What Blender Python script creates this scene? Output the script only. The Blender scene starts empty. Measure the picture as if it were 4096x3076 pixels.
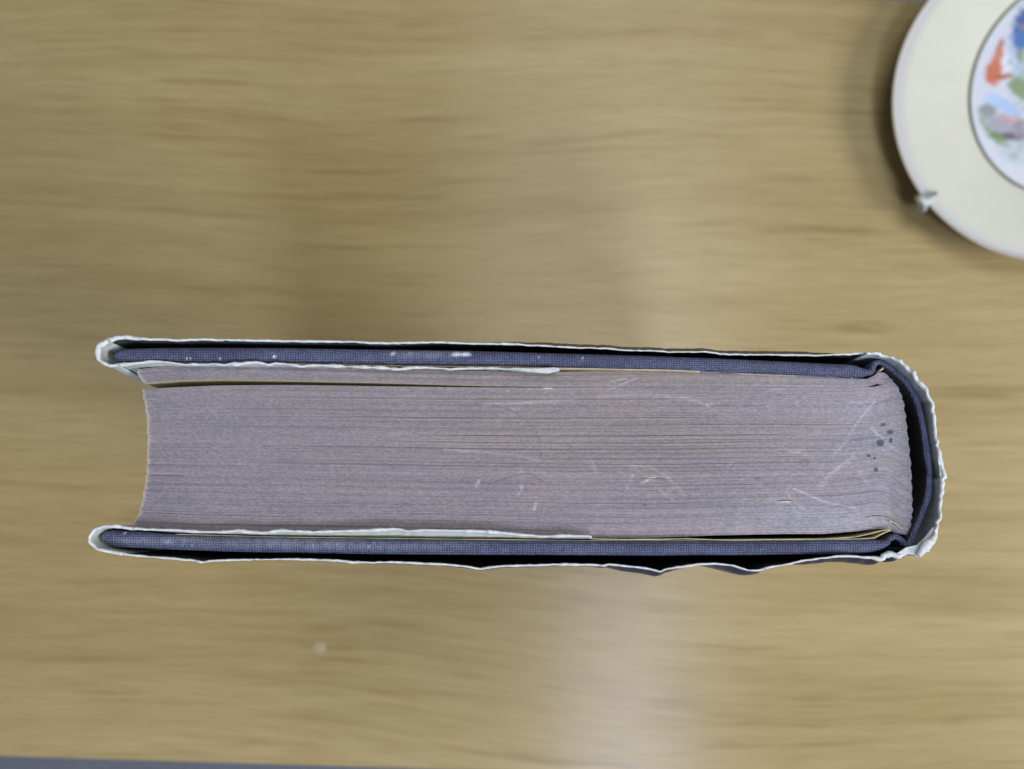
import bpy, math, random
import numpy as np
random.seed(7)
RNG = np.random.default_rng(7)
C = bpy.context.scene.collection
sc = bpy.context.scene
H = 0.235            # height of the standing book's boards above the table (m)
CAMD = 0.158         # camera above the book's head
FPX = 2048/0.666     # focal length in photograph pixels
TILT = math.radians(10.0)   # the phone leans away from straight down

# ------------------------------------------------------------------ camera, light, exposure
cam = bpy.data.cameras.new('camera'); camo = bpy.data.objects.new('camera', cam); C.objects.link(camo)
camo.location = (0, 0, H+CAMD); camo.rotation_euler = (TILT, 0, 0)
cam.sensor_width = 36; cam.lens = 18/0.666; cam.clip_start = 0.01; cam.clip_end = 50
cam.dof.use_dof = True; cam.dof.focus_distance = CAMD+0.0005; cam.dof.aperture_fstop = 14.5
sc.camera = camo
w = bpy.data.worlds.new('World'); sc.world = w; w.use_nodes = True
bg = w.node_tree.nodes['Background']; bg.inputs[0].default_value = (0.80, 0.90, 1.0, 1); bg.inputs[1].default_value = 0.155

def area(name, loc, size, power, col, target=(0, 0, 0.05)):
    l = bpy.data.lights.new(name, 'AREA'); l.shape = 'RECTANGLE'; l.size, l.size_y = size; l.energy = power; l.color = col
    o = bpy.data.objects.new(name, l); C.objects.link(o); o.location = loc
    from mathutils import Vector
    d = Vector(target)-Vector(loc); o.rotation_euler = d.to_track_quat('-Z', 'Y').to_euler()
    return o
area('window_light', (1.42, -0.60, 1.05), (0.62, 0.55), 21, (1.0, 0.985, 0.95))
area('room_light', (0.22, 0.42, 1.8), (0.9, 0.9), 11, (0.97, 0.97, 1.0))
area('ceiling_light', (0.34, -1.28, 1.9), (0.36, 0.6), 24, (0.66, 0.74, 1.0))
sc.view_settings.view_transform = 'Standard'; sc.view_settings.look = 'None'
sc.view_settings.exposure = 0; sc.view_settings.gamma = 1

# ------------------------------------------------------------------ helpers
def W(px, py, depth=0.0):
    """photograph pixel -> metres on the level `depth` metres below the boards' top"""
    u = (np.asarray(px, float)-2048)/FPX; v = -(np.asarray(py, float)-1538)/FPX
    c, s = math.cos(TILT), math.sin(TILT)
    dx, dy, dz = u, v*c+s, v*s-c            # ray turned with the camera
    t = (CAMD+np.asarray(depth, float))/(-dz)
    return dx*t, dy*t
def unW(x, y, z):
    """metres -> photograph pixel"""
    X, Y, Z = x, y, z-(H+CAMD); c, s = math.cos(TILT), math.sin(TILT)
    yc = Y*c+Z*s; zc = -Y*s+Z*c
    return 2048+X/(-zc)*FPX, 1538-yc/(-zc)*FPX
MM = 0.001
PX = CAMD/FPX       # one photo pixel at the boards' top, in metres

def mesh(name, V, F, mat, parent=None, mats=None, fmat=None, smooth=True, col=None):
    me = bpy.data.meshes.new(name)
    V = np.asarray(V, np.float32)
    if isinstance(F, np.ndarray):
        n, k = F.shape
        me.vertices.add(len(V)); me.vertices.foreach_set('co', V.ravel())
        me.loops.add(n*k); me.loops.foreach_set('vertex_index', F.astype(np.int32).ravel())
        me.polygons.add(n); me.polygons.foreach_set('loop_start', np.arange(0, n*k, k, dtype=np.int32))
        me.update(calc_edges=True)
    else:
        me.from_pydata([tuple(map(float, v)) for v in V], [], F); me.update()
    for m in (mats or [mat]): me.materials.append(m)
    if fmat is not None: me.polygons.foreach_set('material_index', np.asarray(fmat, np.int32))
    me.polygons.foreach_set('use_smooth', np.full(len(me.polygons), smooth))
    if col is not None:
        a = me.color_attributes.new('tint', 'FLOAT_COLOR', 'POINT')
        c4 = np.ones((len(V), 4), np.float32); c4[:, :3] = col
        a.data.foreach_set('color', c4.ravel())
    me.validate()
    o = bpy.data.objects.new(name, me); C.objects.link(o)
    if parent is not None:
        o.parent = parent; o.matrix_parent_inverse = parent.matrix_world.inverted()
    return o

def thing(name, label, cat, loc=(0, 0, 0)):
    o = bpy.data.objects.new(name, None); C.objects.link(o); o.location = loc; o.empty_display_size = 0.02
    o['label'] = label; o['category'] = cat
    bpy.context.view_layer.update()
    return o

def resample(P, step):
    P = np.asarray(P, float); d = np.r_[0, np.cumsum(np.hypot(*np.diff(P[:, :2], axis=0).T))]
    n = max(2, int(round(d[-1]/step))+1); s = np.linspace(0, d[-1], n)
    return np.stack([np.interp(s, d, P[:, k]) for k in range(P.shape[1])], 1)

def snoise(n, scale, rng=RNG):
    """smooth 1-D noise, about unit size, features `scale` samples long"""
    m = int(n/scale)+4; v = rng.normal(size=m); x = np.linspace(0, m-3.001, n); i = x.astype(int); f = x-i; f = f*f*(3-2*f)
    return v[i]*(1-f)+v[i+1]*f

def grid_faces(nu, nv, off=0, closed_v=False):
    i = np.arange(nu-1)[:, None]; j = np.arange(nv if closed_v else nv-1)[None, :]
    j2 = (j+1) % nv
    a = i*nv+j; b = i*nv+j2; c = (i+1)*nv+j2; d = (i+1)*nv+j
    return (np.stack([a, b, c, d], -1).reshape(-1, 4)+off)

# ------------------------------------------------------------------ materials
def mat(name):
    m = bpy.data.materials.new(name); m.use_nodes = True
    return m, m.node_tree.nodes, m.node_tree.links, m.node_tree.nodes['Principled BSDF']
def N(nt, typ, **kw):
    n = nt.new(typ)
    for k, v in kw.items():
        if k in n.inputs.keys() and not hasattr(n, k): n.inputs[k].default_value = v
        else: setattr(n, k, v)
    return n
def ramp(nt, stops):
    r = nt.new('ShaderNodeValToRGB'); e = r.color_ramp.elements
    while len(e) < len(stops): e.new(0.5)
    for k, (p, c) in enumerate(stops): e[k].position = p; e[k].color = (*c, 1)
    return r
def mapping(nt, ln, scale, src='Object', loc=(0, 0, 0), rot=(0, 0, 0)):
    tc = nt.new('ShaderNodeTexCoord'); mp = nt.new('ShaderNodeMapping'); ln.new(tc.outputs[src], mp.inputs[0])
    mp.inputs['Scale'].default_value = scale; mp.inputs['Location'].default_value = loc; mp.inputs['Rotation'].default_value = rot
    return mp
def noise(nt, ln, vec, scale=1, detail=4, rough=0.55, dist=0):
    n = nt.new('ShaderNodeTexNoise'); n.inputs['Scale'].default_value = scale; n.inputs['Detail'].default_value = detail
    n.inputs['Roughness'].default_value = rough; n.inputs['Distortion'].default_value = dist
    if vec is not None: ln.new(vec, n.inputs['Vector'])
    return n
def mix(nt, ln, a, b, fac, mode='MIX'):
    m = nt.new('ShaderNodeMix'); m.data_type = 'RGBA'; m.blend_type = mode
    for s, v in ((0, fac), (6, a), (7, b)):
        if hasattr(v, 'is_linked') or hasattr(v, 'links'): ln.new(v, m.inputs[s])
        else: m.inputs[s].default_value = v if s == 0 else (*v, 1)
    return m.outputs[2]
def bump(nt, ln, h, strength, dist, bsdf, prev=None):
    b = nt.new('ShaderNodeBump'); b.inputs['Strength'].default_value = strength; b.inputs['Distance'].default_value = dist
    ln.new(h, b.inputs['Height'])
    if prev: ln.new(prev, b.inputs['Normal'])
    ln.new(b.outputs[0], bsdf.inputs['Normal']); return b.outputs[0]

def m_wood():
    m, nt, ln, B = mat('oak_veneer')
    warp = noise(nt, ln, mapping(nt, ln, (1.9, 3.4, 1), loc=(1.3, 0.4, 0)).outputs[0], 1, 1)
    tc = nt.new('ShaderNodeTexCoord')
    # bend the grain with the slow warp
    sep = nt.new('ShaderNodeSeparateXYZ'); ln.new(tc.outputs['Object'], sep.inputs[0])
    ma = nt.new('ShaderNodeMath'); ma.operation = 'MULTIPLY_ADD'; ln.new(warp.outputs[0], ma.inputs[0]); ma.inputs[1].default_value = 0.06
    ln.new(sep.outputs['Y'], ma.inputs[2])
    cb = nt.new('ShaderNodeCombineXYZ'); ln.new(sep.outputs['X'], cb.inputs[0]); ln.new(ma.outputs[0], cb.inputs[1])
    def stretched(sx, sy, det, off=0):
        mp = nt.new('ShaderNodeMapping'); ln.new(cb.outputs[0], mp.inputs[0]); mp.inputs['Scale'].default_value = (sx, sy, 1)
        mp.inputs['Location'].default_value = (off, off, 0)
        return noise(nt, ln, mp.outputs[0], 1, det, 0.6)
    broad = stretched(1.5, 20, 3); mid = stretched(6.5, 210, 5, 3.1); fine = stretched(30, 1100, 3, 7.7); pore = stretched(90, 2600, 2, 1.3)
    r1 = ramp(nt, [(0.30, (0.370, 0.276, 0.122)), (0.52, (0.425, 0.328, 0.154)), (0.72, (0.475, 0.376, 0.190))])
    ln.new(broad.outputs[0], r1.inputs[0])
    r2 = ramp(nt, [(0.28, (0.80, 0.77, 0.71)), (0.48, (0.97, 0.96, 0.95)), (0.72, (1.05, 1.05, 1.06))]); ln.new(mid.outputs[0], r2.inputs[0])
    r3 = ramp(nt, [(0.30, (0.80, 0.77, 0.72)), (0.55, (1, 1, 1)), (0.8, (1.06, 1.06, 1.07))]); ln.new(fine.outputs[0], r3.inputs[0])
    c = mix(nt, ln, r1.outputs[0], r2.outputs[0], 0.75, 'MULTIPLY'); c = mix(nt, ln, c, r3.outputs[0], 1.0, 'MULTIPLY')
    dk = stretched(9, 130, 5, 11.3); r4 = ramp(nt, [(0.30, (0.66, 0.61, 0.52)), (0.40, (0.97, 0.96, 0.94)), (0.5, (1, 1, 1))]); ln.new(dk.outputs[0], r4.inputs[0])
    c = mix(nt, ln, c, r4.outputs[0], 0.7, 'MULTIPLY')
    ln.new(c, B.inputs['Base Color'])
    rr = ramp(nt, [(0.35, (0.28,)*3), (0.65, (0.36,)*3)]); ln.new(mid.outputs[0], rr.inputs[0]); ln.new(rr.outputs[0], B.inputs['Roughness'])
    B.inputs['Anisotropic'].default_value = 0.95; B.inputs['Anisotropic Rotation'].default_value = 0.25
    tg = nt.new('ShaderNodeTangent'); tg.direction_type = 'UV_MAP'; ln.new(tg.outputs[0], B.inputs['Tangent'])
    bump(nt, ln, fine.outputs[0], 0.12, 0.0003, B)
    return m

def m_cloth(name='navy_book_cloth'):
    m, nt, ln, B = mat(name)
    # threads both ways, slightly wandering
    mp = mapping(nt, ln, (1, 1, 1))
    wob = noise(nt, ln, mapping(nt, ln, (700, 700, 300)).outputs[0], 1, 2)
    def threads(direction, sc_):
        wv = nt.new('ShaderNodeTexWave'); wv.bands_direction = direction; wv.inputs['Scale'].default_value = sc_
        wv.inputs['Distortion'].default_value = 4.0; wv.inputs['Detail'].default_value = 2; wv.inputs['Detail Scale'].default_value = 2.2
        ln.new(mp.outputs[0], wv.inputs['Vector']); return wv
    a = threads('X', 600); b = threads('Y', 680)
    mul = nt.new('ShaderNodeMath'); mul.operation = 'MULTIPLY'; ln.new(a.outputs['Fac'], mul.inputs[0]); ln.new(b.outputs['Fac'], mul.inputs[1])
    add = nt.new('ShaderNodeMath'); add.operation = 'MULTIPLY_ADD'; ln.new(wob.outputs[0], add.inputs[0]); add.inputs[1].default_value = 0.9; ln.new(mul.outputs[0], add.inputs[2])
    r = ramp(nt, [(0.20, (0.022, 0.027, 0.060)), (0.70, (0.045, 0.054, 0.110)), (1.05, (0.125, 0.145, 0.25)), ])
    r.color_ramp.elements[2].position = 1.0
    ln.new(add.outputs[0], r.inputs[0])
    big = noise(nt, ln, mapping(nt, ln, (45, 160, 60)).outputs[0], 1, 4, 0.6)
    rb = ramp(nt, [(0.33, (0.72, 0.72, 0.76)), (0.62, (1.12, 1.12, 1.08))]); ln.new(big.outputs[0], rb.inputs[0])
    c = mix(nt, ln, r.outputs[0], rb.outputs[0], 1.0, 'MULTIPLY')
    at = nt.new('ShaderNodeVertexColor'); at.layer_name = 'tint'
    sp = nt.new('ShaderNodeSeparateColor'); ln.new(at.outputs[0], sp.inputs[0])
    # R = paint / rub amount, broken up by the weave
    th = nt.new('ShaderNodeMath'); th.operation = 'MULTIPLY'; ln.new(sp.outputs[0], th.inputs[0])
    rt = ramp(nt, [(0.35, (0.30,)*3), (0.6, (1,)*3)]); ln.new(add.outputs[0], rt.inputs[0]); ln.new(rt.outputs[0], th.inputs[1])
    c = mix(nt, ln, c, (0.85, 0.9, 0.95), th.outputs[0])
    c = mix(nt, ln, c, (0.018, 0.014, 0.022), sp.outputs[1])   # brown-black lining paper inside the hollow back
    ln.new(c, B.inputs['Base Color']); B.inputs['Roughness'].default_value = 0.72
    B.inputs['Sheen Weight'].default_value = 0.06; B.inputs['Sheen Roughness'].default_value = 0.5
    bump(nt, ln, add.outputs[0], 0.55, 0.00012, B)
    return m

def m_pages():
    m, nt, ln, B = mat('stained_page_edges')
    at = nt.new('ShaderNodeVertexColor'); at.layer_name = 'tint'
    n1 = noise(nt, ln, mapping(nt, ln, (1500, 3000, 500)).outputs[0], 1, 3, 0.7)
    r1 = ramp(nt, [(0.27, (0.66, 0.65, 0.67)), (0.5, (0.98, 0.98, 0.98)), (0.73, (1.36, 1.34, 1.30))]); ln.new(n1.outputs[0], r1.inputs[0])
    n2 = noise(nt, ln, mapping(nt, ln, (60, 170, 60)).outputs[0], 1, 4, 0.6)
    r2 = ramp(nt, [(0.32, (0.90, 0.93, 0.99)), (0.5, (1, 1, 1)), (0.68, (1.08, 1.03, 1.01))]); ln.new(n2.outputs[0], r2.inputs[0])
    n3 = noise(nt, ln, mapping(nt, ln, (900, 3000, 900), loc=(3, 3, 3)).outputs[0], 1, 1, 0.5)
    r3 = ramp(nt, [(0.68, (0, 0, 0)), (0.80, (1, 1, 1))]); ln.new(n3.outputs[0], r3.inputs[0])
    c = mix(nt, ln, at.outputs[0], r1.outputs[0], 1.0, 'MULTIPLY'); c = mix(nt, ln, c, r2.outputs[0], 1.0, 'MULTIPLY')
    f = nt.new('ShaderNodeMath'); f.operation = 'MULTIPLY'; ln.new(r3.outputs[0], f.inputs[0]); f.inputs[1].default_value = 0.35
    c = mix(nt, ln, c, (0.50, 0.43, 0.34), f.outputs[0])
    ln.new(c, B.inputs['Base Color']); B.inputs['Roughness'].default_value = 0.62
    bump(nt, ln, n1.outputs[0], 0.35, 0.00008, B)
    return m

def m_paper(name, c1, c2, rough=0.8, scale=400):
    m, nt, ln, B = mat(name)
    n = noise(nt, ln, mapping(nt, ln, (1, 1, 1)).outputs[0], scale, 4, 0.6)
    r = ramp(nt, [(0.3, c1), (0.7, c2)]); ln.new(n.outputs[0], r.inputs[0]); ln.new(r.outputs[0], B.inputs['Base Color'])
    B.inputs['Roughness'].default_value = rough
    bump(nt, ln, n.outputs[0], 0.3, 0.0001, B)
    return m

WOOD = m_wood(); CLOTH = m_cloth(); PAGES = m_pages()
CREAM = m_paper('cream_paper', (0.50, 0.44, 0.27), (0.60, 0.54, 0.36))
WHITE = m_paper('torn_white_paper', (0.50, 0.52, 0.515), (0.72, 0.745, 0.735), 0.85, 900)
INNER = m_paper('jacket_reverse', (0.48, 0.52, 0.50), (0.56, 0.60, 0.57), 0.8, 300)
SHADEIN = m_paper('jacket_reverse_gap_shade', (0.030, 0.034, 0.040), (0.05, 0.055, 0.06), 0.8, 300)  # same jacket reverse, with the shade of the narrow gap put into its colour
DARKP = m_paper('printed_jacket_face', (0.018, 0.020, 0.030), (0.035, 0.036, 0.048), 0.35, 120)
OAKEDGE = m_paper('table_edge_band', (0.30, 0.22, 0.11), (0.42, 0.32, 0.18), 0.5, 90)
CARPET = m_paper('blue_grey_carpet', (0.12, 0.135, 0.16), (0.22, 0.24, 0.275), 0.95, 260)

# ------------------------------------------------------------------ traced outlines of the book's head (photograph pixels)
flap_front = [(2237,1476),(2190,1488),(2120,1484),(2052,1479),(1958,1470),(1850,1472),(1798,1477),(1769,1474),(1693,1469),(1640,1472),(1599,1478),(1560,1473),(1520,1471),(1407,1465),(1281,1459),(1240,1461),(1205,1466),(1154,1457),(1100,1453),(1074,1459),(1045,1453),(1016,1450),(985,1452),(951,1459),(925,1456),(893,1459),(846,1454),(792,1458),(720,1456),(647,1446),(593,1445),(521,1454),(467,1461)]
loop_front = [(467,1461),(438,1464),(409,1451),(392,1437),(388,1408),(395,1383),(430,1365),(467,1351),(503,1347),(543,1354),(593,1358)]
cover_front = [(593,1358),(647,1358),(702,1361),(810,1357),(955,1360),(1100,1363),(1208,1364),(1353,1365),(1407,1366),(1480,1371),(1570,1371),(1679,1370),(1769,1367),(1850,1373),(1958,1375),(2017,1375),(2092,1378),(2211,1384),(2270,1388),(2392,1392),(2418,1391),(2500,1400),(2646,1406),(2830,1408),(2865,1412),(2925,1416),(3020,1418),(3130,1419),(3200,1421),(3260,1423),(3320,1420),(3400,1418),(3440,1411),(3462,1412)]
spine_j = [(3462,1412),(3520,1418),(3566,1428),(3606,1450),(3648,1492),(3697,1558),(3727,1610),(3740,1672),(3748,1760),(3762,1840),(3776,1908),(3762,1920),(3769,1970),(3762,2065),(3738,2137),(3700,2190),(3672,2222)]
back_j = [(3672,2222),(3654,2213),(3636,2207),(3618,2214),(3593,2226),(3568,2215),(3539,2222),(3524,2239),(3486,2230),(3424,2225),(3350,2224),(3300,2231),(3287,2231),(3215,2242),(3142,2258),(3070,2271),(3045,2281),(2994,2280),(2925,2260),(2853,2254),(2781,2258),(2708,2269),(2660,2277),(2643,2287),(2600,2276),(2573,2271),(2501,2263),(2436,2256),(2411,2263),(2356,2258),(2212,2258),(2067,2262),(1977,2267),(1919,2277),(1850,2264),(1787,2258),(1679,2252),(1570,2248),(1498,2251),(1407,2249),(1353,2242),(1208,2238),(1136,2237),(955,2239),(846,2243),(807,2249),(756,2240),(702,2234),(593,2227),(485,2216)]
loop_back = [(485,2216),(412,2200),(387,2196),(358,2169),(356,2144),(376,2119),(412,2105),(459,2104),(521,2114)]
flap_back = [(521,2114),(593,2118),(684,2120),(774,2126),(882,2128),(955,2122),(1045,2133),(1118,2122),(1154,2124),(1245,2128),(1353,2124),(1498,2119),(1599,2116),(1624,2124),(1697,2119),(1850,2122),(1958,2126),(2067,2137),(2157,2145),(2248,2142),(2356,2144),(2366,2150)]
b1_top = [(459,1415),(463,1404),(477,1396),(510,1391),(557,1389),(665,1387),(882,1386),(1136,1387),(1425,1392),(1900,1399),(2212,1408),(2600,1419),(2925,1431),(3200,1444),(3314,1450),(3400,1454),(3429,1458),(3457,1471),(3490,1480)]
b1_bot = [(459,1430),(461,1442),(470,1449),(514,1448),(702,1446),(882,1447),(1100,1447),(1534,1455),(1896,1458),(2284,1468),(2646,1476),(2817,1484),(3106,1496),(3343,1504),(3410,1508),(3440,1506),(3465,1502),(3492,1494)]
b2_top = [(404,2142),(406,2130),(427,2122),(557,2128),(702,2140),(991,2148),(1100,2151),(1570,2157),(1896,2161),(2320,2165),(2646,2164),(2889,2162),(3396,2158),(3499,2158),(3524,2163),(3560,2158)]
b2_bot = [(404,2160),(410,2176),(448,2189),(629,2198),(882,2207),(1100,2213),(1498,2218),(1896,2221),(2212,2222),(2646,2224),(3070,2221),(3396,2218),(3474,2214),(3520,2206),(3545,2192),(3566,2176)]
spine_c = [(3486,1487),(3496,1478),(3501,1460),(3508,1449),(3526,1444),(3552,1457),(3600,1494),(3633,1525),(3657,1562),(3677,1607),(3692,1664),(3706,1739),(3718,1825),(3726,1893),(3723,1956),(3712,2008),(3692,2059),(3669,2122),(3652,2165),(3637,2181),(3623,2175),(3609,2156),(3595,2146),(3575,2151),(3553,2167)]

book = thing('hardback_book', 'thick navy hardback book with torn dust jacket standing upright on the oak table', 'book', (float(W(2048, 1800)[0]), float(W(2048, 1800)[1]), 0))

# ---- boards: cloth-wrapped slabs with a domed head edge
def slab(name, A, B, ztop, dome, zbot, mat_, parent, step=7, nprof=11, marks=None, label=None, ends=True, lining=False):
    """A, B: traced edges (px) running the same way. Skin between them, domed on top, down to zbot"""
    A = np.asarray(A, float); B = np.asarray(B, float)
    n = int(np.hypot(*np.diff(A, axis=0).T).sum()/step)
    def rs(P):
        d = np.r_[0, np.cumsum(np.hypot(*np.diff(P, axis=0).T))]; 
        return d/d[-1], P
    xs0, xs1 = A[0, 0], A[-1, 0]
    s = np.linspace(0, 1, n)
    if ends == 'x':
        xa = np.unique(np.concatenate([A[:6, 0], B[:6, 0], np.linspace(max(A[0, 0], B[0, 0]), A[-1, 0], n)]))
        Pa = np.stack([xa, np.interp(xa, A[:, 0], A[:, 1])], 1); Pb = np.stack([xa, np.interp(xa, B[:, 0], B[:, 1])], 1)
    else:
        da, _ = rs(A); db, _ = rs(B)
        Pa = np.stack([np.interp(s, da, A[:, k]) for k in (0, 1)], 1); Pb = np.stack([np.interp(s, db, B[:, k]) for k in (0, 1)], 1)
    n = len(Pa)
    Aw = np.stack(W(Pa[:, 0], Pa[:, 1]), 1); Bw = np.stack(W(Pb[:, 0], Pb[:, 1]), 1)
    wdt = np.hypot(*(Aw-Bw).T)
    th = np.linspace(0, math.pi, nprof)
    rows = []; levels = [-0.004, -0.03, -0.12]
    prof_u = np.r_[[0]*4, (1-np.cos(th))/2, [1]*4]
    prof_z = np.r_[[zbot-ztop, -0.12, -0.03, -0.004], -dome+dome*np.sin(th)**0.75, [-0.004, -0.03, -0.12, zbot-ztop]]
    dm = np.minimum(1, wdt/(0.0022))
    j = snoise(n, 30)*0.00008
    V = np.zeros((n, len(prof_u), 3)); 
    for k, (u, z) in enumerate(zip(prof_u, prof_z)):
        V[:, k, :2] = Aw+(Bw-Aw)*u
        zz = z*dm if abs(z) <= dome else z
        V[:, k, 2] = ztop+zz+j*(abs(z) <= dome)
    m_ = len(prof_u)
    F = grid_faces(n, m_)
    col = np.zeros((n, m_, 3))
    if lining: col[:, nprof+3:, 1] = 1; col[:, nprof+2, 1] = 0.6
    if marks:
        cx = Pa[:, 0][:, None]+(Pb[:, 0]-Pa[:, 0])[:, None]*prof_u; cy = Pa[:, 1][:, None]+(Pb[:, 1]-Pa[:, 1])[:, None]*prof_u
        for (mx, my, rx, ry, a) in marks:
            col[..., 0] = np.maximum(col[..., 0], a*np.clip(1.4-np.sqrt(((cx-mx)/rx)**2+((cy-my)/ry)**2)*1.2, 0, 1))
    Fl = F[:, ::-1].tolist()
    Fl.append([k for k in range(m_)]); Fl.append([(n-1)*m_+k for k in range(m_)][::-1])
    o = mesh(name, V.reshape(-1, 3), Fl, mat_, parent, col=col.reshape(-1, 3))
    if label: o['label'] = label
    return o
rub1 = [(1826,1417,24,10,1.0),(1862,1417,24,9,1.0),(1572,1414,12,9,.6),(1640,1412,20,7,.35),(1097,1426,7,6,1.0),(1700,1418,160,20,.10)]
rub1 += [(random.uniform(700,1500), random.uniform(1430,1440), random.uniform(3,6), 3, .7) for _ in range(6)]
rub1 += [(random.uniform(2100,2500), random.uniform(1425,1442), random.uniform(3,6), 4, .5) for _ in range(3)]
rub2 = [(494,2132,7,7,.95),(1100,2170,520,26,.12),(1450,2180,500,20,.10),(700,2162,280,18,.14)]
rub2 += [(random.uniform(600,1700), random.uniform(2165,2195), random.uniform(3,7), 4, .45) for _ in range(14)]
slab('cover_board', b1_top, b1_bot, H, 0.0015, 0.0, CLOTH, book, marks=rub1, ends='x')
slab('cover_board', b2_top, b2_bot, H, 0.0015, 0.0, CLOTH, book, marks=rub2, ends='x')
def offset_pair(P, half):
    P = resample(P, 6); T = np.gradient(P, axis=0); T /= np.hypot(T[:, 0], T[:, 1])[:, None]
    for _ in range(2): T[1:-1] = (T[:-2]+T[1:-1]*2+T[2:])/4
    Nn = np.stack([T[:, 1], -T[:, 0]], 1)
    h = np.asarray(half(len(P)))[:, None]
    return P+Nn*h, P-Nn*h
sa, sb = offset_pair(spine_c, lambda n: 11.5+1.2*snoise(n, 12)+2*np.sin(np.linspace(0, math.pi, n))**2)
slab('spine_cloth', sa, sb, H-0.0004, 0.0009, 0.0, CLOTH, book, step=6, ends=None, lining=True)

# ---- thin sheets (jacket, endpapers): a ribbon with thickness, leaning as it goes down
LV = np.array([0, -0.0006, -0.0015, -0.003, -0.006, -0.010, -0.015, -0.03, -0.08, -0.16])
def ribbon(name, P, thick, ztop, zbot, mats, parent, lean=None, jag=0.0, step=7, edge_lift=0.0, label=None, ragged=0.0):
    """P px polyline on level ztop; thick in px (number or function of n); mats = (left side, right side, top edge)"""
    P = resample(P, step); n = len(P)
    P = P+np.stack([snoise(n, 2.3), snoise(n, 2.3)], 1)*jag+np.stack([snoise(n, 7), snoise(n, 7)], 1)*jag*1.2
    T = np.gradient(P, axis=0); T /= np.maximum(1e-6, np.hypot(T[:, 0], T[:, 1]))[:, None]
    for _ in range(2): T[1:-1] = (T[:-2]+T[1:-1]*2+T[2:])/4
    T /= np.hypot(T[:, 0], T[:, 1])[:, None]
    Nl = np.stack([T[:, 1], -T[:, 0]], 1)                     # left-hand side on the picture (y down)
    t = (thick(P) if callable(thick) else np.full(n, float(thick)))/2
    t = t*(1+0.12*snoise(n, 2.0)+0.18*snoise(n, 9)).clip(0.35, 2)
    depth = H-ztop
    zt = ztop+ragged*(snoise(n, 3)*0.6+snoise(n, 14)*0.8)
    L = P+Nl*t[:, None]; R = P-Nl*t[:, None]
    Lw = np.stack(W(L[:, 0], L[:, 1], depth), 1); Rw = np.stack(W(R[:, 0], R[:, 1], depth), 1); Cw = (Lw+Rw)/2
    Nw = np.stack([Nl[:, 0], -Nl[:, 1]], 1)
    lv = [l for l in LV if ztop+l > zbot+0.001]+[zbot-ztop]; m_ = len(lv)
    V = []
    thin = 0.00016
    for side, E in ((0, Lw), (1, Rw)):
        for k, l in enumerate(lv):
            off = lean(P, l, Nw) if lean is not None else 0
            f = min(1, -l/0.0015)                              # torn edge thins to the sheet
            half = E-Cw; hl = np.hypot(*half.T)[:, None]; hh = half/np.maximum(hl, 1e-9)*(hl*(1-f)+np.minimum(hl, thin)*f)
            V.append(np.c_[Cw+hh+off, (zt+l) if k < m_-1 else np.full(n, zbot)])
    top = np.c_[Cw, zt+np.hypot(*(Lw-Rw).T)*0.25+edge_lift]
    V.append(top); V = np.array(V)                           # rows: m_ left, m_ right, top
    F = []; fm = []
    idx = lambda r, i: r*n+i
    for i in range(n-1):
        for k in range(m_-1):
            F.append((idx(k, i), idx(k, i+1), idx(k+1, i+1), idx(k+1, i))); fm.append(0 if k > 0 else 2)
            F.append((idx(m_+k, i), idx(m_+k+1, i), idx(m_+k+1, i+1), idx(m_+k, i+1))); fm.append(1 if k > 0 else 2)
        F.append((idx(2*m_, i), idx(2*m_, i+1), idx(0, i+1), idx(0, i))); fm.append(2)
        F.append((idx(2*m_, i), idx(m_, i), idx(m_, i+1), idx(2*m_, i+1))); fm.append(2)
    for i in (0, n-1):
        for k in range(m_-1):
            q = (idx(k, i), idx(k+1, i), idx(m_+k+1, i), idx(m_+k, i)); F.append(q if i == 0 else q[::-1]); fm.append(2)
        q = (idx(2*m_, i), idx(0, i), idx(m_, i)); F.append(q if i == 0 else q[::-1]); fm.append(2)
    o = mesh(name, V.reshape(-1, 3), F, None, parent, mats=list(mats), fmat=fm)
    if label: o['label'] = label
    return o
def ss(x): x = np.clip(x, 0, 1); return x*x*(3-2*x)
def lean_jacket(P, l, Nw):
    d = -l; x, y = P[:, 0], P[:, 1]
    out = np.zeros(len(P))
    up = (y < 1480) & (x > 560) & (x < 3500)
    out += up*0.0015*np.clip((x-1500)/700, 0.10, 1)*np.clip((3500-x)/250, 0, 1)*ss(d/0.004)
    lo = (y > 2190) & (x < 3650)
    w_ = 0.05+1.15*ss((x-1150)/300)*(0.35+0.65*ss((x-2350)/200))
    w_ = w_*(1-0.75*np.exp(-((x-2780)/90)**2))*(1-0.8*np.exp(-((x-3130)/80)**2))*(1-0.5*np.exp(-((x-1430)/80)**2))
    out += lo*w_*0.0011*ss(d/0.0045)*np.clip((x-360)/300, 0, 1)
    return Nw*out[:, None]
def b_edge(P, tbl):
    return np.interp(P[:, 0], [a[0] for a in tbl], [a[1] for a in tbl])
def lean_flap_front(P, l, Nw):
    x = P[:, 0]; d = -l
    tgt = W(x, b_edge(P, b1_bot))[1]-0.00045; cur = W(x, P[:, 1])[1]
    left = 1-ss((x-470)/80)
    dy = (tgt-cur)*ss(d/0.003)*(1-left)-0.0008*left*ss(d/0.014)
    return np.stack([np.zeros_like(x), dy], 1)
def lean_flap_back(P, l, Nw):
    x = P[:, 0]; d = -l
    tgt = W(x, b_edge(P, b2_top))[1]+0.00045; cur = W(x, P[:, 1])[1]
    left = 1-ss((x-430)/120)
    return np.stack([np.zeros_like(x), (tgt-cur)*ss(d/0.003)*(1-left)], 1)
def lean_loop_front(P, l, Nw):
    x, y = P[:, 0], P[:, 1]; w_ = ss((y-1430)/35)
    return np.stack([np.zeros_like(x), -0.0008*w_*ss(-l/0.014)], 1)
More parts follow.
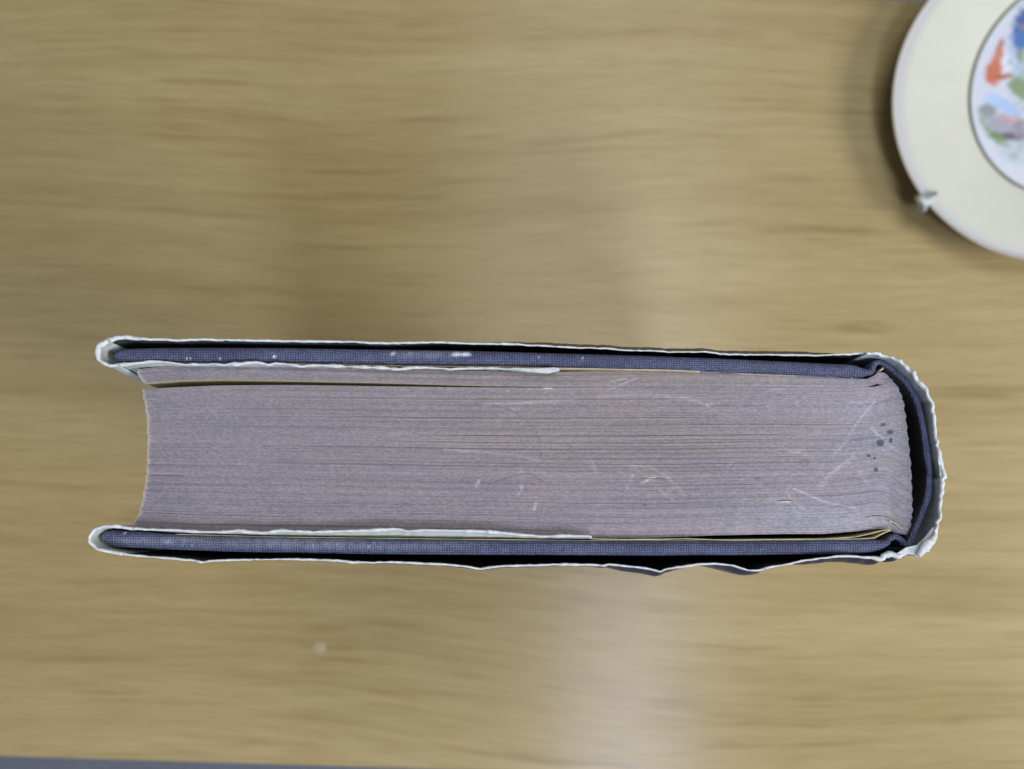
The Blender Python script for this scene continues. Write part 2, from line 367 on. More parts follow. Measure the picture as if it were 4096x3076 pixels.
jac = ribbon('dust_jacket', loop_front[6:]+cover_front[1:], lambda P: 8+11*ss((620-P[:, 0])/150)-1.5*ss((P[:, 0]-1500)/600)+3*ss((P[:, 0]-3380)/60), H+0.0006, 0.0, (DARKP, SHADEIN, WHITE), book, lean_jacket, jag=0.45, ragged=0.00018)
ribbon('fold', loop_front[:7], lambda P: 13+6*ss((1440-P[:, 1])/40), H+0.0024, 0.0, (INNER, INNER, WHITE), jac, lean_loop_front, jag=0.45, ragged=0.0002)
def tf(P):
    x = P[:, 0]; t = 9+3*snoise(len(P), 5)
    return t*(1-0.6*ss((x-2060)/100))+6*ss((560-x)/60)
ribbon('flap', flap_front, tf, H+0.0004, 0.0, (INNER, INNER, WHITE), jac, lean_flap_front, jag=0.5, ragged=0.0001)
ribbon('spine_panel', spine_j, lambda P: 14+9*ss((P[:, 1]-2120)/60)*1.6+5*np.exp(-((P[:, 1]-1900)/60)**2)-3*(P[:, 0] > 3775), H+0.0017, 0.0, (DARKP, INNER, WHITE), jac, None, jag=0.7, step=6, ragged=0.0004)
ribbon('back_panel', back_j, lambda P: 8+12*ss((P[:, 0]-3430)/120), H+0.0008, 0.0, (DARKP, SHADEIN, WHITE), jac, lean_jacket, jag=0.45, ragged=0.00018)
ribbon('fold', loop_back, 12, H+0.0024, 0.0, (INNER, INNER, WHITE), jac, None, jag=0.45, ragged=0.00015)
ribbon('flap', flap_back, lambda P: 9+2*snoise(len(P), 6)+3*ss((560-P[:, 0])/60), H+0.0003, 0.0, (INNER, INNER, WHITE), jac, lean_flap_back, jag=0.5, ragged=0.0001)

# torn tabs on the jacket's tail corner
def flake(pts, z, th, parent, lift=0.0):
    P = [(float(W(x, y, H-z)[0]), float(W(x, y, H-z)[1])) for x, y in pts]; n = len(P)
    V = [(x, y, z+lift*i/n) for i, (x, y) in enumerate(P)]+[(x, y, z-th+lift*i/n) for i, (x, y) in enumerate(P)]
    F = [list(range(n))[::-1], [n+i for i in range(n)]]+[(i, (i+1) % n, n+(i+1) % n, n+i) for i in range(n)]
    return mesh('torn_tab', V, F, WHITE, parent, smooth=False)
flake([(3588,2214),(3600,2206),(3625,2190),(3650,2184),(3668,2180),(3700,2150),(3716,2128),(3732,2110),(3752,2105),(3750,2150),(3738,2176),(3722,2190),(3716,2208),(3703,2206),(3690,2212),(3679,2211),(3670,2229),(3655,2218),(3640,2216),(3618,2218)], H+0.0012, 0.0003, jac)
flake([(3752,1840),(3758,1870),(3760,1905),(3762,1918),(3790,1914),(3784,1898),(3778,1880),(3774,1850),(3768,1830)], H+0.0016, 0.0003, jac)

flake([(2030,1474),(2060,1472),(2120,1474),(2180,1473),(2215,1470),(2236,1473),(2238,1484),(2210,1490),(2190,1494),(2160,1492),(2103,1488),(2085,1484),(2052,1482)], H+0.0007, 0.00025, jac, lift=0.0003)

# ---- endpapers
pd1 = [(x, y+3) for x, y in b1_bot[3:-3]]; pd2 = [(x, y-3) for x, y in b2_top[4:-3]]
ribbon('pastedown', pd1, 3, H-0.0012, 0.0, (CREAM, CREAM, CREAM), book, None, step=20)
ribbon('pastedown', pd2, 3, H-0.0012, 0.0, (CREAM, CREAM, CREAM), book, None, step=20)
ribbon('endpaper', [(1150,1455),(1534,1463),(1896,1466),(2284,1473),(2646,1479),(2800,1485)], 2.6, H-0.0006, 0.001, (CREAM,)*3, book, None, step=12)
ribbon('endpaper', [(2366,2155),(2500,2158),(2650,2157),(2750,2154),(2850,2159),(2950,2161),(3100,2158),(3300,2156),(3420,2148),(3490,2133),(3530,2122),(3561,2118)], 3.4, H-0.0008, 0.001, (CREAM,)*3, book, None, step=8)
ribbon('endpaper', [(2980,2162),(3300,2160),(3440,2156),(3499,2152),(3520,2140),(3545,2128),(3563,2122)], 3.4, H-0.0010, 0.001, (CREAM,)*3, book, None, step=8)

# ---- leaves
T_ = [(540,1480),(557,1477),(629,1468),(720,1465),(900,1465),(1100,1467),(1400,1473),(1700,1480),(1850,1482),(2031,1486),(2248,1487),(2392,1484),(2646,1482),(2817,1489),(3106,1500),(3343,1510),(3429,1515),(3469,1516),(3497,1503),(3512,1490),(3543,1490),(3700,1490)]
F_ = [(540,1536),(577,1534),(695,1522),(864,1519),(1100,1522),(1200,1524),(1462,1529),(1896,1543),(2175,1547),(2320,1547),(3000,1548),(3400,1552),(3500,1545),(3560,1532),(3700,1530)]
M_ = [(540,1560),(569,1557),(695,1550),(864,1542),(1100,1540),(1200,1540),(1462,1544),(1896,1549),(2175,1550),(2350,1548.5),(3000,1549.5),(3400,1553.5),(3500,1546.5),(3560,1533.5),(3700,1531.5)]
B_ = [(520,2101),(611,2108),(774,2120),(882,2124),(1100,2130),(1500,2134),(1900,2140),(2200,2147),(2364,2150),(2600,2152),(2889,2141),(3142,2136),(3300,2136),(3449,2123),(3516,2113),(3561,2114),(3586,2135),(3633,2142),(3700,2143)]
LC = [(550,1484),(558,1505),(577,1534),(569,1557),(581,1619),(588,1686),(592,1766),(590,1850),(585,1905),(581,1947),(571,1998),(556,2053),(526,2101)]
RC = [(3530,1485),(3543,1493),(3572,1527),(3595,1567),(3612,1619),(3623,1693),(3632,1762),(3643,1847),(3646,1922),(3649,1996),(3643,2088),(3637,2139),(3630,2150)]
def ip(tbl, x): return np.interp(x, [a[0] for a in tbl], [a[1] for a in tbl])
def ipy(tbl, y): return np.interp(y, [a[1] for a in tbl], [a[0] for a in tbl])
# places where leaves part: (y at x=2300, from x, to x, width px)
GAPS = [(1674,1300,2950,3.2),(1742,1650,3200,3.8),(1718,900,2400,1.8),(1769,1500,3100,2.6),(1794,1200,3300,2.2),(1831,1900,3300,2.0),(1853,1700,3560,2.2),(1886,2100,3300,1.6),
        (1646,900,2300,1.6),(1600,1000,2700,1.8),(1812,2200,3560,1.9),(1868,1000,2500,1.5),(1943,2450,3400,1.8),(2013,1700,2900,1.8),(2067,1500,2900,1.6),(2094,1400,2700,1.4),(1930,300,760,3.0),(1964,500,1000,1.8),(2088,500,1200,2.0),
        (1912,2560,2660,3),(2010,3100,3180,3),(1700,2200,3500,1.6),(1760,2500,3500,1.8),(1990,3200,3620,2.0),(2040,3300,3620,2.4),(2095,3440,3600,4.0),(1925,3350,3640,2.0),(2120,600,1600,1.8),(1575,1500,3200,1.2)]
scuffs = [([(1940,1617),(2080,1612),(2230,1602),(2290,1600)],9,.30),([(2400,1583),(2600,1578),(2740,1590),(2840,1622)],10,.28),([(1780,1798),(2050,1818),(2160,1842)],9,.25),
    ([(1921,1916),(1904,1946)],5,.6),([(2091,1938),(2078,1974)],5,.6),([(2146,2008),(2136,2038)],6,.6),([(2530,1900),(2505,1962)],5,.4),([(2500,1860),(2600,1868),(2660,1900),(2742,1982)],6,.28),
    ([(2438,1558),(2480,1540),(2548,1513)],5,.5),([(2440,1528),(2500,1516)],5,.35),([(3176,1956),(3285,2002),(3319,2013),(3424,2031)],6,.55),([(3462,2045),(3496,2084)],5,.5),
    ([(3281,1947),(3336,1884),(3370,1855),(3420,1829)],11,.35),([(3336,1817),(3374,1779),(3412,1715),(3458,1652),(3500,1606)],6,.42),([(3142,1964),(3167,1998),(3222,2040)],5,.35),
    ([(3441,1888),(3471,1935)],9,.35),([(3488,1711),(3505,1735),(3530,1750)],9,.5),([(3391,1623),(3412,1608),(3462,1612)],8,.3),([(3540,1775),(3590,1800)],12,.35),([(2400,1600),(2405,1602)],6,.2),
    ([(2370,1850),(2385,1890)],14,.2),([(3080,1560),(3110,1558),(3120,1570)],7,.35),([(2620,1948),(2700,2002)],4,.3),([(2980,1990),(2960,2040)],6,.2),([(3120,2060),(3135,2080)],5,.35),([(2828,1622),(2832,1622)],4,1),([(2846,1614),(2849,1614)],4,1),([(3211,1671),(3213,1671)],4,1),([(3288,1648),(3291,1648)],4,1),([(1570,1450),(1575,1452)],4,.5)]
_r = random.Random(5)
for _ in range(110):
    cx_, cy_0 = _r.uniform(1900, 3500), _r.uniform(1560, 2110); R_ = _r.uniform(14, 60); a0 = _r.uniform(0, 6.28); da = _r.uniform(0.5, 1.6)
    scuffs.append(([(cx_+R_*math.cos(a0+da*k/3), cy_0+R_*0.7*math.sin(a0+da*k/3)) for k in range(4)], _r.uniform(1.8, 3.2), _r.uniform(0.12, 0.30)))
for _ in range(8):
    cx_, cy_0 = _r.uniform(1900, 3500), _r.uniform(1580, 2090); scuffs.append(([(cx_, cy_0), (cx_+_r.uniform(-60, 60), cy_0+_r.uniform(-25, 25))], _r.uniform(14, 26), 0.14))
creams = [([(2590,1917),(2618,1911)],4,.7),([(2570,1932),(2592,1920)],4,.5),([(3126,2008),(3160,2008)],4.5,.7),([(3160,1806),(3200,1808)],5,.4),([(2178,1553),(2205,1553)],5,.6),([(3600,1790),(3604,1792)],3,.3)]
stains = [(3531,1699,10,7),(3561,1728,13,8),(3521,1772,15,14),(3563,1762,7,10),(3475,1823,8,6),(3498,1833,5,5),(3503,1879,9,8),(3028,1914,7,4),(2577,2019,4,4),(3120,1580,5,3)]
cracks = [[(1950,1615),(2040,1640),(2090,1670),(2140,1715),(2160,1760),(2165,1800),(2158,1830)],[(2280,1780),(2285,1810),(2275,1840)],[(1980,1928),(2060,1900),(2130,1895),(2165,1925)]]
def dist_poly(X, Y, poly):
    D = np.full(X.shape, 1e9)
    for (ax, ay), (bx, by) in zip(poly[:-1], poly[1:]):
        vx, vy = bx-ax, by-ay; q = np.clip(((X-ax)*vx+(Y-ay)*vy)/(vx*vx+vy*vy+1e-9), 0, 1)
        D = np.minimum(D, np.hypot(X-ax-q*vx, Y-ay-q*vy))
    return D
def leaf_block(name, top_tbl, bot_tbl, nleaf, gaps, seed, sig, full, nx=360):
    rng = np.random.default_rng(seed)
    tt = np.linspace(0, 1, nleaf+1)
    xg = np.concatenate([np.linspace(0, 1, nx-60)[:-1]*0.94, np.linspace(0.94, 1, 61)]); nx = len(xg)
    # base edges of every leaf
    y0l = ip(top_tbl, 560)+(ip(bot_tbl, 560)-ip(top_tbl, 560))*tt
    xl = ipy(LC, y0l)+rng.normal(size=nleaf+1)*1.6+snoise(nleaf+1, 9, rng)*1.5
    yr = ip(top_tbl, 3560)+(ip(bot_tbl, 3620)-ip(top_tbl, 3560))*tt
    xr = ipy(RC, yr)+4.5*np.abs(np.sin(math.pi*tt*sig))-2+rng.normal(size=nleaf+1)*0.7
    X = xl[:, None]+(xr-xl)[:, None]*xg[None, :]
    wts = rng.uniform(0.6, 1.4, nleaf); 
    # widths with gaps -> cumulative positions
    xm = X[:-1]; Tm = ip(top_tbl, xm); Bm = ip(bot_tbl, xm); hpx = np.maximum(Bm-Tm, 4)
    gap = np.zeros((nleaf, nx)); 
    yref = ip(top_tbl, 2300)+(ip(bot_tbl, 2300)-ip(top_tbl, 2300))*tt[:-1]
    micro = 0.02+0.05*np.clip(snoise(nx, 50, rng)[None, :]*0.5+rng.normal(size=(nleaf, 1))*0.6, 0, 2)
    gap += micro
    for (gy, a, b, wd) in gaps:
        i = int(np.argmin(abs(yref-gy)))
        if abs(yref[i]-gy) > 6: continue
        u = (xm[i]-a)/(b-a); gap[i] = np.maximum(gap[i], 0.72*wd*np.clip(np.minimum(u, 1-u)*5, 0, 1)**0.5*((u > 0) & (u < 1)))
    wl = wts[:, None]*np.ones((1, nx)); solid = (hpx-gap.sum(0)[None, :]).clip(1)
    wl = wl/wts.sum()*solid
    y_top = Tm+np.cumsum(gap+wl, 0)-wl; y_bot = y_top+wl
    def bend(X_, Y_):
        t_ = np.clip((Y_-1490)/650, 0, 1)
        s_ = ss((X_-3490)/140)
        if not full: return Y_
        dn = 44*np.sin(math.pi*np.clip((t_-0.48)/0.52, 0, 1))**1.0*s_
        upb = -16*np.sin(math.pi*np.clip(t_/0.45, 0, 1))*s_
        rip = 2.6*np.sin(t_*math.pi*2*16)*ss((X_-3560)/60)
        return Y_+dn+upb+rip
    y_top = bend(xm, y_top); y_bot = bend(xm, y_bot); y_bot = np.maximum(y_bot, y_top+0.3)
    z = -0.0019+rng.normal(size=(nleaf, 1))*0.000015+np.array([snoise(nx, 90, rng) for _ in range(nleaf)])*0.00003
    z += (snoise(nleaf, 14, rng)*0.00004)[:, None]
    Wx0, Wy0 = W(xm, y_top, 0.0019); _, Wy1 = W(xm, y_bot, 0.0019)
    rows = [np.stack([Wx0, Wy0, H+z-0.012], -1), np.stack([Wx0, Wy0, H+z], -1), np.stack([Wx0, Wy1, H+z], -1), np.stack([Wx0, Wy1, H+z-0.012], -1)]
    V = np.stack(rows, 2)                      # leaf, x, 4, 3
    base = np.arange(nleaf)[:, None, None]*nx*4+np.arange(nx-1)[None, :, None]*4+np.arange(3)[None, None, :]
    F = np.stack([base, base+4, base+5, base+1], -1); fm = np.broadcast_to(np.array([1, 0, 1]), base.shape).ravel()
    F = F.reshape(-1, 4)[:, ::-1]
    # colour
    cx = np.broadcast_to(xm[:, :, None], (nleaf, nx, 4)); cy = np.stack([y_top, y_top, y_bot, y_bot], 2)
    base_c = np.array([0.252, 0.222, 0.245]); col = np.broadcast_to(base_c, cx.shape+(3,)).copy()
    lf = 1+0.095*rng.normal(size=(nleaf, 1, 1))*(0.4+0.6*ss((cx-1000)/800))+0.06*np.array([snoise(nx, 70, rng) for _ in range(nleaf)])[:, :, None]
    col *= lf[..., None].clip(0.6, 1.5)
    cool = ss((1500-cx)/1000)*0.35
    col = col*(1+cool[..., None]*np.array([-0.06, 0.0, 0.10]))
    pale = ss((cx-2700)/900)*0.55+0.25*ss((cy-1960)/120)*ss((cx-2300)/500)
    col = col*(1-pale[..., None]*0.6)+np.array([0.42, 0.41, 0.47])*pale[..., None]*0.6
    brown = np.maximum(ss((1580-cy)/90), 0.55*np.exp(-((cy-1730)/120)**2))*np.exp(-((cx-2350)/650)**2)
    col = col*(1+brown[..., None]*np.array([0.05, 0.02, -0.13]))
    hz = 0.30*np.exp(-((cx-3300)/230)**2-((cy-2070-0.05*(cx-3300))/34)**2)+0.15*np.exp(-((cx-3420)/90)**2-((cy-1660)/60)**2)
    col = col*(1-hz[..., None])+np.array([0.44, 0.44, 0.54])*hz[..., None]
    for poly, r, a in scuffs:
        d = dist_poly(cx, cy, poly); k = min(1, a*1.5)*np.exp(-(d/(r*0.66))**2*1.1)*(0.65+0.35*rng.random((nleaf, 1, 1)))
        col = col*(1-k[..., None])+np.array([0.52, 0.52, 0.60])*k[..., None]
    for poly, r, a in creams:
        d = dist_poly(cx, cy, poly); k = a*np.exp(-(d/r)**2*1.5); col = col*(1-k[..., None])+np.array([0.80, 0.76, 0.60])*k[..., None]
    for poly in cracks:
        d = dist_poly(cx, cy, poly); k = 0.35*np.exp(-(d/3.5)**2)*(rng.random((nleaf, 1, 1)) > .3); col = col*(1-k[..., None])
    for (sx, sy, rx, ry) in stains:
        d = np.sqrt(((cx-sx)/rx)**2+((cy-sy)/ry)**2); k = 0.88*ss((1.35-d)/0.6); col = col*(1-k[..., None])+np.array([0.055, 0.062, 0.05])*k[..., None]
    d = np.sqrt(((cx-3216)/20)**2+((cy-1852)/17)**2); k = 0.35*np.exp(-((d-0.85)/0.25)**2)+0.15*(d < .85); col = col*(1-k[..., None])+np.array([0.14, 0.09, 0.05])*k[..., None]
    el = ss(1-(cx-xl[:-1][:, None, None])/14); col = col*(1-0.75*el[..., None])+np.array([0.60, 0.52, 0.46])*0.75*el[..., None]
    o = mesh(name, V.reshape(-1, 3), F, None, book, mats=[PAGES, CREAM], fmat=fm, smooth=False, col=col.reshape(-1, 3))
    o['kind'] = 'stuff'
    # the body of the block below the loose heads of the leaves: continuous, cream, with the same outline
    xs = xg; i0, i1 = 0, nleaf-1
    rim = []
    for k in range(0, nx, 6): rim.append((Wx0[i0, k], Wy0[i0, k]))
    for i in range(0, nleaf, 3): rim.append((Wx0[i, -1], (Wy0[i, -1]+Wy1[i, -1])/2))
    for k in range(nx-1, -1, -6): rim.append((Wx0[i1, k], Wy1[i1, k]))
    for i in range(nleaf-1, -1, -3): rim.append((Wx0[i, 0], (Wy0[i, 0]+Wy1[i, 0])/2))
    n = len(rim); V2 = [(x, y, H-0.0105) for x, y in rim]+[(x, y, 0.002) for x, y in rim]
    F2 = [tuple(range(n))[::-1], tuple(range(n, 2*n))]+[(i, (i+1) % n, n+(i+1) % n, n+i) for i in range(n)]
    mesh('page_block' if full else 'first_pages', V2, F2, CREAM, book, smooth=False)
    return o
leaf_block('page_edges', M_, B_, 400, GAPS, 11, 15, True)
leaf_block('first_page_edges', T_, F_, 44, [(1500,900,2900,2.2),(1493,1300,2600,1.8),(1520,1500,2500,1.6)], 12, 2, True)

# folded page sliver at the lower right of the block head (cream crescent)
ribbon('endpaper', [(3556,2083),(3578,2090),(3594,2103),(3606,2118)], 5, H-0.0014, H-0.02, (CREAM,)*3, book, None, step=4)

# thread at the front groove
ribbon('headband_thread', [(3519,1484),(3524,1480),(3530,1476),(3534,1470)], 6, H-0.0006, H-0.01, (CREAM,)*3, book, None, step=3)

# ------------------------------------------------------------------ table
def T(px, py, h=0.0):
    return W(px, py, H-h)
table = thing('side_table', 'pale oak veneer table with straight grain under the book and the plate', 'table', (0, 0, -0.45))
nx0, ny0 = [float(v) for v in T(0, 3027)]; nx1, ny1 = [float(v) for v in T(1550, 3073)]
rot = math.atan2(ny1-ny0, nx1-nx0)
fx, fy = [float(v) for v in T(3560, -4)]
nrm = (-math.sin(rot), math.cos(rot))
wid = (fx-nx0)*nrm[0]+(fy-ny0)*nrm[1]
cy_ = ny0+(0.02-nx0)*math.tan(rot)+wid/2/math.cos(rot)
Lx, Ly = 0.95, wid
import bmesh
def box(name, sx, sy, sz, loc, mat_, parent, bev=0.002, uv=False, rotz=0):
    bm = bmesh.new(); bmesh.ops.create_cube(bm, size=1)
    for v in bm.verts: v.co.x *= sx; v.co.y *= sy; v.co.z *= sz
    if bev: bmesh.ops.bevel(bm, geom=bm.edges[:], offset=bev, segments=3, affect='EDGES', profile=0.5)
    ul = bm.loops.layers.uv.new('UVMap')
    for f in bm.faces:
        for l in f.loops: l[ul].uv = (l.vert.co.x, l.vert.co.y)
    me = bpy.data.meshes.new(name); bm.to_mesh(me); bm.free(); me.materials.append(mat_)
    o = bpy.data.objects.new(name, me); C.objects.link(o); o.location = loc; o.rotation_euler = (0, 0, rotz)
    if parent is not None:
        o.parent = parent; o.matrix_parent_inverse = parent.matrix_world.inverted()
    return o
box('tabletop', Lx, Ly, 0.022, (0.02, cy_, -0.011), WOOD, table, 0.0012, rotz=rot)
for sx in (-1, 1):
    for sy in (-1, 1):
        px_, py_ = sx*(Lx/2-0.04), sy*(Ly/2-0.04); c, s_ = math.cos(rot), math.sin(rot)
        box('leg', 0.04, 0.04, 0.428, (0.02+px_*c-py_*s_, cy_+px_*s_+py_*c, -0.022-0.214), WOOD, table, 0.002, rotz=rot)

sx_, sy_ = [float(v) for v in T(1278, 2588)]
bm = bmesh.new(); bmesh.ops.create_cone(bm, segments=24, radius1=0.0026, radius2=0.0022, depth=0.0002, cap_ends=True)
for v in bm.verts: v.co.x *= 1.25
me = bpy.data.meshes.new('dried_spot'); bm.to_mesh(me); bm.free(); me.materials.append(m_paper('dried_drip', (0.40, 0.31, 0.18), (0.44, 0.34, 0.21), 0.5, 900))
ds = bpy.data.objects.new('dried_spot', me); C.objects.link(ds); ds.location = (sx_, sy_, 0.0001); ds.parent = table; ds.matrix_parent_inverse = table.matrix_world.inverted()

# ------------------------------------------------------------------ floor
bm = bmesh.new(); bmesh.ops.create_grid(bm, x_segments=4, y_segments=4, size=2.5)
me = bpy.data.meshes.new('floor'); bm.to_mesh(me); bm.free(); me.materials.append(CARPET)
fl = bpy.data.objects.new('floor', me); C.objects.link(fl); fl.location = (0, 0, -0.45); fl['kind'] = 'structure'

# ------------------------------------------------------------------ plate
HR = 0.018; HW = 0.0072
def ellipse_world(cx, cy, a, b, th, h):
    """traced ellipse -> centre and 2x2 shape on level h"""
    ang = np.linspace(0, 2*math.pi, 72, endpoint=False)
    ex = cx+a*np.cos(ang)*math.cos(th)-b*np.sin(ang)*math.sin(th); ey = cy+a*np.cos(ang)*math.sin(th)+b*np.sin(ang)*math.cos(th)
    x, y = T(ex, ey, h); c = np.array([x.mean(), y.mean()]); D = np.stack([x-c[0], y-c[1]])
    Cv = D@D.T/len(ang)*2; w_, v_ = np.linalg.eigh(Cv)
    return c, v_@np.diag(np.sqrt(w_))@v_.T
cO, MO = ellipse_world(4253, 373, 690, 655, 2.7, HR)
cI, MI = ellipse_world(4345, 325, 420, 490, 0.82, HW)
pcx, pcy = float(cO[0]), float(cO[1])
PR = math.sqrt(np.linalg.det(MO))
plate = thing('decorative_plate', 'cream rimmed china plate with painted picture in its middle, raised at the table corner', 'plate', (pcx, pcy, 0))
def m_glaze():
    m, nt, ln, B = mat('glazed_china'); at = nt.new('ShaderNodeVertexColor'); at.layer_name = 'tint'
    n = noise(nt, ln, mapping(nt, ln, (1, 1, 1)).outputs[0], 60, 3); r = ramp(nt, [(0.3, (0.96, 0.96, 0.95)), (0.7, (1.0, 1.0, 1.0))]); ln.new(n.outputs[0], r.inputs[0])
    ln.new(mix(nt, ln, at.outputs[0], r.outputs[0], 1, 'MULTIPLY'), B.inputs['Base Color'])
    B.inputs['Roughness'].default_value = 0.22; B.inputs['Coat Weight'].default_value = 0.5; B.inputs['Coat Roughness'].default_value = 0.08
    return m
GLAZE = m_glaze()
k_ = PR/0.0803
# radius, height: well, slope, rim lip, underside, foot
well_r = math.sqrt(np.linalg.det(MI))

def lathe(name, prof, nseg, mat_, parent, colf, cap=False):
    prof = np.asarray(prof); a = np.linspace(0, 2*math.pi, nseg, endpoint=False)
    V = np.stack([prof[:, 0][:, None]*np.cos(a), prof[:, 0][:, None]*np.sin(a), np.repeat(prof[:, 1][:, None], nseg, 1)], -1)
    F = grid_faces(len(prof), nseg, closed_v=True)
    # slightly oval: the shape goes from the ring's oval to the rim's
    r_ = prof[:, 0]; f = np.clip((r_-well_r)/(PR-well_r), 0, 1); 
    Mx = MI[None]/well_r*(1-f)[:, None, None]+MO[None]/PR*f[:, None, None]; cc = cI[None]*(1-f)[:, None]+cO[None]*f[:, None]
    XY = np.einsum('pij,psj->psi', Mx, V[..., :2])+cc[:, None, :]
    V[..., :2] = XY
    col = colf(V[..., 0], V[..., 1], prof[:, 0][:, None]*np.ones(nseg))
    V = V.reshape(-1, 3)
    Fl = F.tolist()
    if cap: V = np.vstack([V]); Fl.append(list(range(nseg))[::-1])
    return mesh(name, V, Fl, mat_, parent, col=col.reshape(-1, 3))
def dense(P, n): P = np.asarray(P, float); d = np.r_[0, np.cumsum(np.hypot(*np.diff(P, axis=0).T))]; s = np.linspace(0, d[-1], n); return np.stack([np.interp(s, d, P[:, k]) for k in (0, 1)], 1)
q_ = lambda t: well_r+(PR-well_r)*t
rimp = [(well_r, 0.0070), (q_(0.02), 0.0076), (q_(0.2), 0.0112), (q_(0.5), 0.0165), (q_(0.8), 0.0207), (q_(0.915), 0.0224), (q_(0.935), 0.0222), (q_(0.955), 0.0232), (q_(0.975), 0.0244), (q_(0.992), 0.0246), (q_(1.0), 0.0240), (q_(0.995), 0.0228), (q_(0.93), 0.0205), (q_(0.7), 0.0160), (q_(0.35), 0.0105), (q_(0.15), 0.0055), (q_(0.12), 0.0), (q_(0.05), 0.0), (q_(0.04), 0.004), (0.0, 0.0042)]
rimp = [(r, z if z <= 0.0076 else 0.0076+(z-0.0076)*0.62) for r, z in rimp]
def rimcol(x, y, r):
    c = np.ones(x.shape+(3,))*np.array([0.69, 0.685, 0.575])
    e = np.exp(-((r-q_(0.965))/(0.0013))**2); c = c*(1-e[..., None])+np.array([0.60, 0.57, 0.54])*e[..., None]
    e = 0.45*np.exp(-((r-q_(0.928))/(0.0006))**2); c = c*(1-e[..., None])+np.array([0.45, 0.50, 0.60])*e[..., None]
    e = 0.8*ss((r-q_(0.980))/0.0006)*ss((q_(1.03)-r)/0.001); c = c*(1-e[..., None])+np.array([0.36, 0.27, 0.16])*e[..., None]  # brown outer line: shadow reflected in the rim's edge, painted into the tint
    return c
lathe('rim', rimp, 160, GLAZE, plate, rimcol)
ringp = [(well_r-0.0001, 0.0069), (well_r-0.0001, 0.0073), (well_r+0.0004, 0.0080), (well_r+0.0011, 0.0082), (well_r+0.0015, 0.0080), (well_r+0.0015, 0.0070)]
lathe('painted_ring', ringp, 160, GLAZE, plate, lambda x, y, r: np.ones(x.shape+(3,))*np.array([0.16, 0.17, 0.12]))
def art(x, y, r):
    # world offset -> photo pixel at the well's level
    px, py = unW(x, y, 0.0072)
    c = np.ones(x.shape+(3,))*np.array([0.68, 0.71, 0.78]); rng = np.random.default_rng(3)
    def blob(cx, cy, rx, ry, colr, rot=0, a=0.9, soft=0.35):
        nonlocal c
        u = (px-cx)*math.cos(rot)+(py-cy)*math.sin(rot); v = -(px-cx)*math.sin(rot)+(py-cy)*math.cos(rot)
        dd = np.sqrt((u/rx)**2+(v/ry)**2)+0.12*np.sin(px*.11)*np.cos(py*.13); k = a*ss((1+soft-dd)/(2*soft))
        c = c*(1-k[..., None])+np.array(colr)*k[..., None]
    # S = 0.4818 px of photo per zoom px ; helper for traced spots (zoom2 origin 3750,0 at 2.076/px)
    Z = lambda a, b: (3750+a/2.076, b/2.076)
    blob(*Z(640,470),78.1,104.2,(0.50,0.60,0.80),0.3,.6); blob(*Z(740,250),54.6,97.7,(0.06,0.13,0.36),0.1,.95)
    blob(*Z(700,330),26.0,45.6,(0.10,0.22,0.50),0,.9); blob(*Z(560,540),28.6,78.1,(0.80,0.83,0.90),-0.2,.9)
    blob(*Z(470,600),33.8,49.6,(0.62,0.17,0.08),0.2,.95); blob(*Z(500,480),19.5,54.6,(0.62,0.22,0.12),0.35,.9); blob(*Z(525,370),11.8,31.3,(0.50,0.22,0.14),0.35,.85)
    blob(*Z(560,630),39.1,11.8,(0.42,0.18,0.08),-0.15,.9); blob(*Z(700,530),39.1,58.6,(0.55,0.66,0.84),0,.8)
    blob(*Z(710,730),62.6,39.1,(0.20,0.30,0.12),0.5,.85); blob(*Z(690,450),15.5,31.3,(0.20,0.28,0.14),0,.7)
    blob(*Z(560,870),80.6,26.0,(0.42,0.58,0.85),0.5,.85); blob(*Z(450,830),39.1,13.0,(0.50,0.66,0.90),-0.1,.7)
    blob(*Z(420,920),36.5,28.6,(0.24,0.30,0.27),0.3,.85); blob(*Z(390,1020),13.0,52.1,(0.32,0.46,0.30),-0.4,.8)
    blob(*Z(560,1040),88.6,39.1,(0.40,0.38,0.46),0.25,.85); blob(*Z(620,990),58.6,15.5,(0.62,0.42,0.40),0.3,.7)
    blob(*Z(600,1130),80.6,15.5,(0.14,0.11,0.11),0.05,.85); blob(*Z(510,1150),57.3,18.3,(0.22,0.32,0.12),0.65,.85); blob(*Z(700,1080),28.6,52.1,(0.34,0.32,0.36),0,.7)
    blob(*Z(660,1270),78.1,44.3,(0.50,0.60,0.64),0.3,.6); blob(*Z(640,1290),18.3,15.5,(0.35,0.45,0.42),0,.6); blob(*Z(690,1220),11.8,15.5,(0.4,0.5,0.5),0,.6)
    blob(*Z(900,700),117.2,143.2,(0.30,0.40,0.20),0,.5); blob(*Z(980,400),78.1,130.2,(0.55,0.25,0.15),0.1,.7); blob(*Z(1100,900),104.2,65.1,(0.45,0.55,0.75),0.2,.6)
    for _k in range(46):
        aa, rr = rng.uniform(0, 6.28), rng.uniform(0.12, 0.80)**0.7; dx_, dy_ = rr*380*math.cos(aa), rr*420*math.sin(aa)
        blob(4345+dx_, 325+dy_, rng.uniform(8, 26), rng.uniform(5, 12), [(0.20,0.30,0.14),(0.45,0.52,0.62),(0.30,0.24,0.22),(0.55,0.62,0.75),(0.5,0.32,0.26)][_k % 5], rng.uniform(0, 3), 0.5)
    sp = rng.random(x.shape); k = 0.35*(sp > .85)*((np.hypot(px-4030, py-510) < 70)); c = c*(1-k[..., None])
    return c
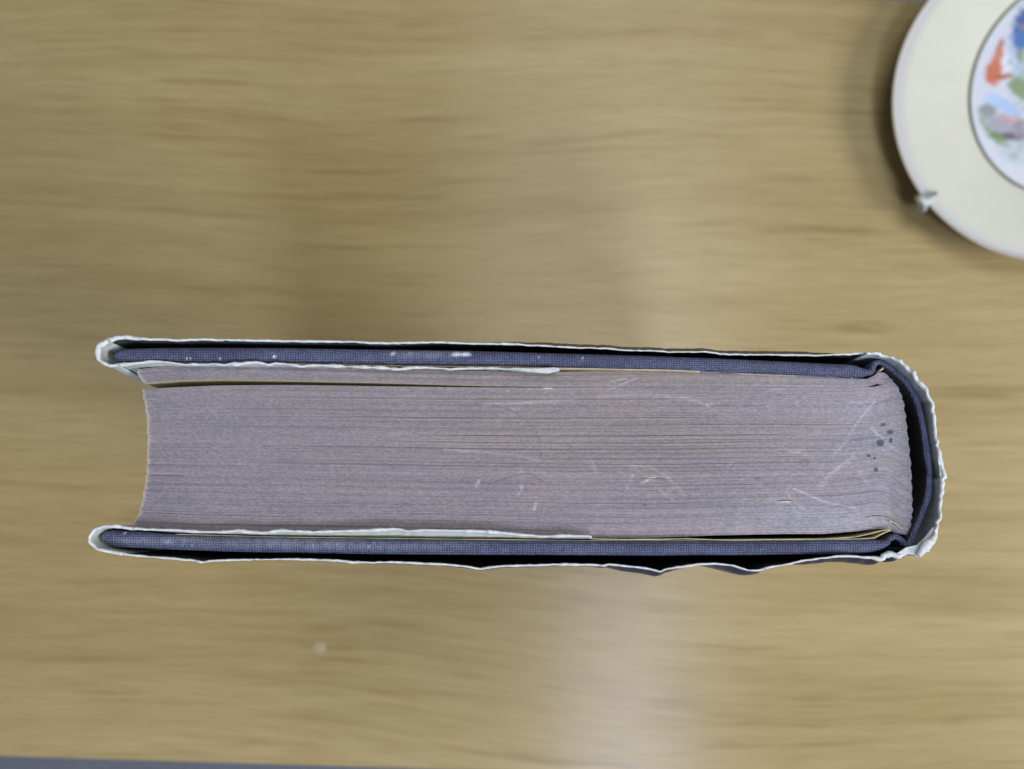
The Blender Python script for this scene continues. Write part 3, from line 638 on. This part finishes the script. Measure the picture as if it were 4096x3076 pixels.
wellp = [(r, 0.0066+0.0004*(r/well_r)**6) for r in np.linspace(0.0002, well_r, 110)]
lathe('painted_well', wellp[::-1], 420, GLAZE, plate, art)
# small hook gripping the rim
def tube(name, pts, rad, mat_, parent, nseg=8, flat=1.0):
    from mathutils import Vector
    P = [Vector(p) for p in pts]; V = []; F = []
    for i, p in enumerate(P):
        t = (P[min(i+1, len(P)-1)]-P[max(i-1, 0)]).normalized(); a = t.cross(Vector((0, 0, 1))); a = a.normalized() if a.length > .01 else Vector((1, 0, 0)); b = t.cross(a)
        r = rad[i] if hasattr(rad, '__len__') else rad
        for k in range(nseg):
            th = 2*math.pi*k/nseg; V.append(p+a*math.cos(th)*r+b*math.sin(th)*r*flat)
    for i in range(len(P)-1):
        for k in range(nseg): F.append((i*nseg+k, i*nseg+(k+1) % nseg, (i+1)*nseg+(k+1) % nseg, (i+1)*nseg+k))
    F.append(tuple(range(nseg))[::-1]); F.append(tuple((len(P)-1)*nseg+k for k in range(nseg)))
    return mesh(name, V, F, mat_, parent)
HOOK = m_paper('white_coated_wire', (0.50, 0.56, 0.52), (0.66, 0.71, 0.68), 0.35, 200)
DARKM = m_paper('grey_metal', (0.10, 0.14, 0.18), (0.16, 0.2, 0.26), 0.3, 200)
def hp(px, py, z):
    z = max(0.004, z-0.0065); x, y = T(px, py, z)
    return (float(x), float(y), z)
hk = tube('rim_hook', [hp(3700,806,0.012),hp(3686,826,0.016),hp(3688,830,0.0225),hp(3700,812,0.0268),hp(3722,800,0.0272),hp(3738,785,0.0262)], [0.0012,0.0022,0.0026,0.0022,0.0017,0.0014], HOOK, plate)
tube('rim_hook', [hp(3688,806,0.018),hp(3673,790,0.022),hp(3682,800,0.0262),hp(3706,812,0.0272),hp(3730,806,0.0265)], [0.0010,0.0018,0.0020,0.0016,0.0012], HOOK, plate)
tube('hook_tip', [hp(3732,785,0.0262),hp(3738,776,0.0256),hp(3745,772,0.0246)], [0.0012,0.0013,0.0009], DARKM, hk)
